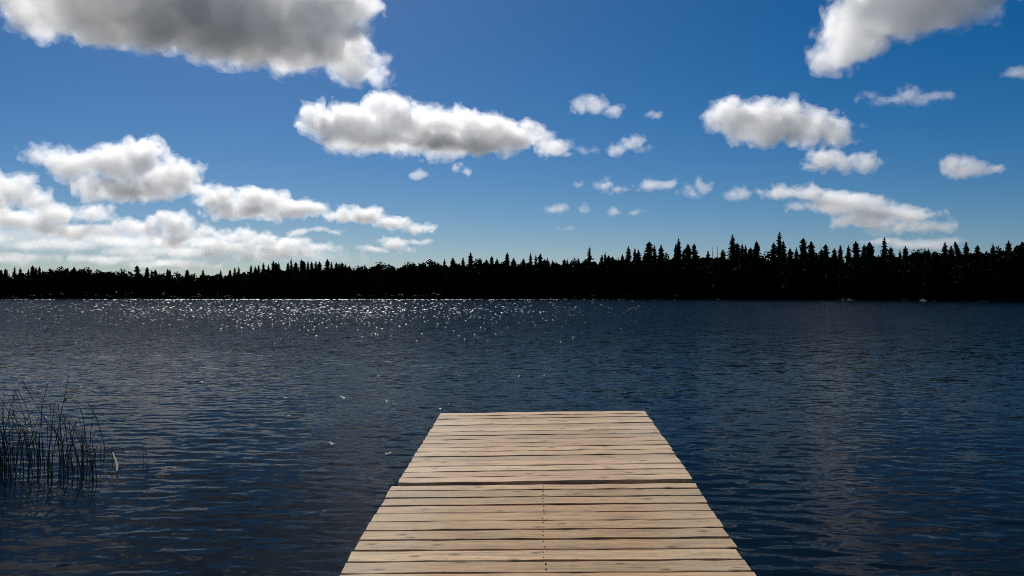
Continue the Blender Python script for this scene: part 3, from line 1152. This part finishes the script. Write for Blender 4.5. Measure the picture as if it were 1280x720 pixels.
def surface_nets(fld):
    """closed quad surface of fld > 0; returns vertices in grid units and quads"""
    ins = fld > 0
    nx, ny, nz = fld.shape
    cnt = np.zeros((nx - 1, ny - 1, nz - 1), np.float32)
    acc = np.zeros((nx - 1, ny - 1, nz - 1, 3), np.float32)
    cell = lambda a, d: a[d[0]:nx - 1 + d[0], d[1]:ny - 1 + d[1], d[2]:nz - 1 + d[2]]
    cor = [(a, b, c) for a in (0, 1) for b in (0, 1) for c in (0, 1)]
    for a in cor:
        for ax in range(3):
            if a[ax]: continue
            b = list(a); b[ax] = 1
            fa, fb = cell(fld, a), cell(fld, b)
            cross = (fa > 0) != (fb > 0)
            t = np.where(cross, fa / np.where(cross, fa - fb, 1), 0)
            cnt += cross
            for k in range(3):
                acc[..., k] += np.where(cross, a[k] + (t if k == ax else 0), 0)
    act = cnt > 0
    idx = np.full(act.shape, -1, np.int64)
    idx[act] = np.arange(act.sum())
    base = np.argwhere(act).astype(np.float32)
    v = base + acc[act] / cnt[act][:, None]
    quads = []
    for ax in range(3):
        sl0 = [slice(None)] * 3; sl1 = [slice(None)] * 3
        sl0[ax] = slice(0, -1); sl1[ax] = slice(1, None)
        a, b = ins[tuple(sl0)], ins[tuple(sl1)]
        u, w = (ax + 1) % 3, (ax + 2) % 3
        e = np.argwhere(a != b)
        e = e[(e[:, u] > 0) & (e[:, w] > 0) & (e[:, u] < fld.shape[u] - 1) & (e[:, w] < fld.shape[w] - 1)]
        if not len(e): continue
        def at(du, dw):
            q = e.copy(); q[:, u] -= du; q[:, w] -= dw
            return idx[q[:, 0], q[:, 1], q[:, 2]]
        q = np.stack([at(0, 0), at(1, 0), at(1, 1), at(0, 1)], 1)
        fl = b[e[:, 0], e[:, 1], e[:, 2]]
        q[~fl] = q[~fl][:, ::-1]
        quads.append(q)
    return v, np.concatenate(quads)


def cloud_material(name, sigma, aniso=0.55):
    m, nt, out = new_mat(name)
    vol = node(nt, 'ShaderNodeVolumeScatter', Density=sigma, Anisotropy=aniso)
    vol.inputs['Color'].default_value = (.98, .981, .985, 1)
    nt.links.new(vol.outputs[0], out.inputs['Volume'])
    return m


# name, inflation in picture pixels, noise amplitudes, share of the density
SHELLS = [('cloud', 1.6, (5.0, 4.6, 3.6), .2),
          ('body', -1.8, (4.2, 3.8, 2.8), .42),
          ('core', -6.0, (3.5, 2.5, 1.2), .45)]


def build_cloud(lobes, seed, label, od=0.16, voxel=1.6, rough=1.0, depth=0.9, fit=1.0):
    """lobes: (x, y, rx, ry) in the picture; the cloud is built to true size at its distance, base near 450 m"""
    rng = random.Random(seed)
    if fit != 1.0:          # the torn fringes widen a cloud; draw its lobes in by as much
        B = np.array(lobes, dtype=float)
        mx = ((B[:, 0] - B[:, 2]).min() + (B[:, 0] + B[:, 2]).max()) / 2
        my = ((B[:, 1] - B[:, 3]).min() + (B[:, 1] + B[:, 3]).max()) / 2
        fy = (1 + fit) / 2
        lobes = [(mx + (x - mx) * fit, my + (y - my) * fy, rx * fit, ry * fy) for (x, y, rx, ry) in lobes]
    L = np.array(lobes, dtype=float)
    cx = (L[:, 0].min() + L[:, 0].max()) / 2
    by = (L[:, 1] + L[:, 3]).max()                  # bottom row
    el = max(ray(640, by).z, 0.045)
    dist = min(CLOUD_BASE / el, 8500.0)
    r = ray(cx, by)
    fwd = Vector((r.x, 1, 0)).normalized()
    hd = dist
    right = Vector((fwd.y, -fwd.x, 0))
    s = hd * r.y / (F * Vector((r.x, 1, 0)).length) * 1.0
    s = hd / F / Vector((r.x, 1, 0)).length * (1 + r.x * r.x)   # metres per picture pixel at that place
    origin = Vector((fwd.x * hd, fwd.y * hd, CAM_H + r.z / Vector((r.x, 1, 0)).length * hd))
    # spheres: lobe -> children -> grandchildren, in pixel units (u right, v up, w away)
    sph = []
    for (x, y, rx, ry) in lobes:
        c = np.array([x - cx, by - y, rng.uniform(-.25, .25) * rx])
        R = np.array([rx, ry, max(ry, rx * depth * .75)])
        sph.append((c, R * 0.82))
        n1 = int(8 + 0.25 * (rx + ry))
        for _ in range(n1):
            th = rng.uniform(0, 2 * math.pi); cz = rng.uniform(-0.55, 1.0)
            q = math.sqrt(1 - cz * cz)
            d = np.array([q * math.cos(th), cz, q * math.sin(th)])
            k = rng.choice((.16, .24, .3, .36, .46)) * rng.uniform(.9, 1.1) * (1.0 if cz > -.1 else .7)
            r1 = np.array([1.15, 1.0, 1.15]) * min(ry, rx) * k
            c1 = c + d * R * rng.uniform(.72, .88)
            sph.append((c1, r1))
            if r1[1] > 2.2:
                for _ in range(int(4 + r1[1] * .35)):
                    th = rng.uniform(0, 2 * math.pi); cz = rng.uniform(-0.4, 1.0)
                    q = math.sqrt(1 - cz * cz)
                    d2 = np.array([q * math.cos(th), cz, q * math.sin(th)])
                    r2 = r1 * rng.uniform(.22, .42)
                    sph.append((c1 + d2 * r1 * .9, r2))
    lo = np.min([c - R for c, R in sph], 0) - 7
    hi = np.max([c + R for c, R in sph], 0) + 7
    n = np.ceil((hi - lo) / voxel).astype(int) + 1
    fld = np.full(n, -50.0, np.float32)
    ax = [lo[k] + np.arange(n[k]) * voxel for k in range(3)]
    for c, R in sph:
        i0 = np.maximum(((c - R - 6 - lo) / voxel).astype(int), 0)
        i1 = np.minimum(((c + R + 6 - lo) / voxel).astype(int) + 2, n)
        g = [(ax[k][i0[k]:i1[k]] - c[k]) / R[k] for k in range(3)]
        d = np.sqrt(g[0][:, None, None] ** 2 + g[1][None, :, None] ** 2 + g[2][None, None, :] ** 2)
        sub = fld[i0[0]:i1[0], i0[1]:i1[1], i0[2]:i1[2]]
        val = (1 - d) * R.min()
        np.maximum(sub, val, out=sub)
    # uneven, torn edges; the droplets thicken inwards in three nested bodies
    band = np.argwhere((fld > -9) & (fld < 15))
    p = lo + band * voxel
    sc = min(1.0, (L[:, 3].mean() / 16.0)) ** 0.6
    n1, n2, n3 = value_noise(p / 19.0, seed), value_noise(p / 8.5, seed + 1), value_noise(p / 4.2, seed + 2) + .6 * value_noise(p / 2.3, seed + 3)
    f0 = fld[tuple(band.T)]
    M = np.array([[right.x, right.y, 0], [0, 0, 1], [fwd.x, fwd.y, 0]])
    o = None
    for name, lift, amp, share in SHELLS:
        g = np.where(fld >= 15, 5, -5).astype(np.float32)
        g[tuple(band.T)] = f0 + sc * (lift + rough * (amp[0] * n1 + amp[1] * n2 + amp[2] * n3))
        g[0] = g[-1] = -5; g[:, 0] = g[:, -1] = -5; g[:, :, 0] = g[:, :, -1] = -5
        if not (g > 0).any(): continue
        v, q = surface_nets(g)
        v = lo + v * voxel
        # stir the shape so that no lobe keeps its roundness
        wv = np.stack([value_noise(v / 30.0, seed + 20 + k) * 6.5 + value_noise(v / 11.0, seed + 30 + k) * 2.6 for k in range(3)], 1)
        v = v + wv * sc * (1.0, .75, 1.0)
        me = mesh_np(name, (v * s) @ M, q)
        c = obj(name, me, cloud_material('cloud_droplets', OD * od * share / s), o)
        if o is None:
            o = c
            o.location = origin
    tag(o, label, 'cloud', 'fair weather clouds', 'thing')
    return o


CLOUDS = [
    ('huge grey cloud cut off by the top left of the sky with a bright rim', dict(od=0.058, voxel=3.0, rough=1.5),
     [(-40, -25, 120, 50), (60, 0, 120, 42), (160, 20, 120, 50), (270, 38, 115, 52), (345, 44, 92, 46), (402, 57, 44, 32),
      (250, -25, 180, 50), (360, -10, 80, 50), (440, 70, 20, 16)]),
    ('long white cloud tapering to the right, alone in the middle of the sky', dict(od=0.115, voxel=1.25),
     [(408, 156, 29, 21), (440, 163, 48, 25), (500, 155, 43, 29), (545, 165, 58, 29), (600, 168, 60, 27), (650, 175, 42, 17),
      (690, 180, 26, 10), (470, 178, 70, 15), (570, 184, 80, 12)]),
    ('peaked white cloud at the left, topmost of the left hand bank', dict(fit=0.90, od=0.135, voxel=1.3),
     [(70, 211, 26, 9), (104, 215, 36, 15), (140, 215, 40, 23), (172, 208, 34, 25), (205, 225, 40, 23), (240, 238, 24, 13), (160, 239, 70, 14)]),
    ('low humped cloud joining the right foot of the peaked white cloud', dict(od=0.182), [(275, 254, 26, 13), (325, 252, 34, 16), (365, 260, 34, 12), (310, 266, 50, 8)]),
    ('thin trailing cloud running to a point right of the left hand bank', dict(od=0.196, voxel=1.3), [(425, 270, 26, 8), (458, 270, 28, 11), (490, 279, 24, 8), (525, 286, 20, 5)]),
    ('round cloud end at the left edge of the sky', dict(od=0.168), [(-20, 255, 40, 20), (12, 248, 24, 15), (34, 257, 18, 10)]),
    ('pale grey cloud bank below the peaked white cloud', dict(od=0.154), [(42, 281, 34, 10), (76, 275, 30, 11), (108, 272, 26, 10), (138, 283, 18, 9), (90, 291, 46, 6)]),
    ('grey humped cloud low at the left above the treeline', dict(od=0.168), [(188, 289, 22, 9), (218, 284, 28, 14), (248, 293, 20, 9), (212, 300, 40, 5)]),
    ('small rounded cloud low at the left between two humped clouds', dict(od=0.182, voxel=1.3), [(292, 299, 20, 8), (300, 294, 16, 7), (280, 307, 34, 6)]),
    ('low cloud with a bumpy top above the left centre trees', dict(od=0.168, voxel=1.4), [(340, 302, 22, 9), (362, 304, 26, 9), (395, 309, 24, 5), (350, 312, 44, 6)]),
    ('long hazy cloud strip just over the trees at far left', dict(od=0.09), [(-10, 304, 44, 7), (62, 311, 40, 5), (120, 305, 30, 5), (20, 324, 52, 5), (118, 323, 42, 4)]),
    ('long hazy cloud strip just over the trees at left centre', dict(od=0.09), [(180, 317, 30, 5), (245, 318, 40, 6), (318, 322, 34, 4), (225, 330, 50, 3.5)]),
    ('narrow flat cloud streak right of the humped clouds', dict(od=0.182, voxel=1.0), [(378, 290, 12, 3.5), (396, 289, 16, 4.5), (414, 291, 12, 3)]),
    ('small peaked cloud low over the leafy trees', dict(od=0.154, voxel=1.2), [(478, 301, 11, 6), (492, 306, 20, 7), (470, 312, 22, 4.5), (510, 313, 14, 4.5)]),
    ('tiny flat cloud beside the small peaked cloud', dict(od=0.140, voxel=1.0), [(520, 301, 12, 3), (532, 300, 8, 3.5)]),
    ('large grey cloud cut off by the top right of the sky', dict(od=0.06, voxel=2.4, rough=1.4),
     [(1052, 68, 24, 18), (1085, 45, 38, 36), (1130, 22, 54, 40), (1180, 12, 55, 38), (1222, 10, 32, 25), (1140, -20, 100, 42)]),
    ('plump white cloud at the right with a small knob on its right end', dict(fit=0.86, od=0.12, voxel=1.3),
     [(900, 143, 18, 14), (930, 155, 42, 27), (965, 158, 45, 27), (1005, 167, 40, 22), (1040, 174, 28, 12), (1062, 168, 15, 10)]),
    ('small white cloud tucked under the plump right hand cloud', dict(fit=0.74, od=0.140), [(1008, 212, 15, 5), (1030, 203, 26, 16), (1055, 208, 25, 11), (1088, 205, 19, 12)]),
    ('thin torn cloud below the large top right cloud', dict(fit=0.76, od=0.045, voxel=1.1, rough=1.6), [(1085, 120, 13, 5), (1110, 125, 25, 7), (1138, 118, 18, 10), (1160, 126, 18, 5), (1185, 124, 12, 5)]),
    ('compact oval cloud with a thin tail near the right edge', dict(fit=0.70, od=0.115, voxel=1.25), [(1190, 211, 19, 11), (1212, 216, 24, 13), (1240, 219, 16, 5)]),
    ('long layered cloud low at the right above the tall spruces', dict(fit=0.85, od=0.119),
     [(975, 244, 28, 8), (1010, 246, 35, 11), (1000, 262, 22, 9), (1060, 260, 52, 15), (1110, 272, 50, 14), (1142, 276, 32, 10), (1125, 288, 44, 7), (1165, 290, 16, 5), (1090, 280, 50, 9)]),
    ('faint flat cloud just above the trees under the long layered cloud', dict(fit=0.80, od=0.070), [(1110, 304, 30, 5), (1150, 306, 40, 6), (1185, 303, 20, 4)]),
    ('small torn white cloud right of the long middle cloud', dict(fit=0.92, od=0.065, voxel=1.2), [(724, 134, 14, 9), (745, 133, 20, 11), (768, 139, 17, 8)]),
    ('tiny white puff right of the small torn cloud', dict(od=0.052, voxel=.9), [(812, 142, 8, 4), (822, 144, 9, 4)]),
    ('small flat white cloud under the tiny puff', dict(fit=0.90, od=0.069, voxel=1.1), [(768, 187, 16, 7), (788, 183, 18, 10), (806, 187, 12, 6)]),
    ('wispy end trailing off the long middle cloud', dict(od=0.030, voxel=1.0), [(728, 187, 10, 6), (740, 186, 8, 4)]),
    ('long thin pair of puffs in the middle right of the sky', dict(od=0.065, voxel=1.1), [(755, 232, 14, 9), (778, 237, 20, 6), (810, 234, 16, 7), (832, 233, 12, 7), (840, 241, 7, 5)]),
    ('small puff left of the long thin pair', dict(od=0.061, voxel=.9), [(722, 232, 8, 4.5)]),
    ('rounded small cloud right of the long thin pair', dict(od=0.078, voxel=1.1), [(866, 239, 8, 8), (876, 236, 12, 11)]),
    ('small flat puff right of the rounded small cloud', dict(od=0.078, voxel=1.0), [(912, 241, 12, 6), (925, 241, 13, 7)]),
    ('small puff left of its two neighbours in a low row', dict(od=0.069, voxel=.9), [(692, 263, 10, 5), (702, 262, 11, 6)]),
    ('tiny puff in the middle of a low row of three', dict(od=0.061, voxel=.9), [(728, 260, 9, 6)]),
    ('flat puff at the right of a low row of three', dict(od=0.069, voxel=.9), [(772, 263, 12, 5), (792, 265, 13, 4)]),
    ('small bright puff left of its twin below the long middle cloud', dict(od=0.078, voxel=.9), [(520, 220, 8, 4), (528, 219, 9, 5)]),
    ('small bright puff right of its twin below the long middle cloud', dict(od=0.078, voxel=.9), [(571, 212, 8, 6), (580, 216, 10, 5)]),
    ('faint thin streak low in the middle of the sky', dict(od=0.052, voxel=.8), [(698, 285, 9, 3), (712, 285, 9, 3.2)]),
    ('small grey puff cut off by the right edge of the sky', dict(od=0.069, voxel=1.0), [(1272, 93, 10, 4.5), (1284, 95, 10, 5)]),
    ('pale thin cloud veil filling the low sky behind the left hand bank', dict(od=0.022, voxel=2.6, depth=.35),
     [(-20, 300, 70, 22), (70, 304, 80, 20), (170, 308, 80, 18), (270, 313, 80, 14), (360, 318, 60, 9)]),
]
for _i, (_lab, _kw, _lob) in enumerate(CLOUDS):
    build_cloud(_lob, 100 + 7 * _i, _lab, **_kw)
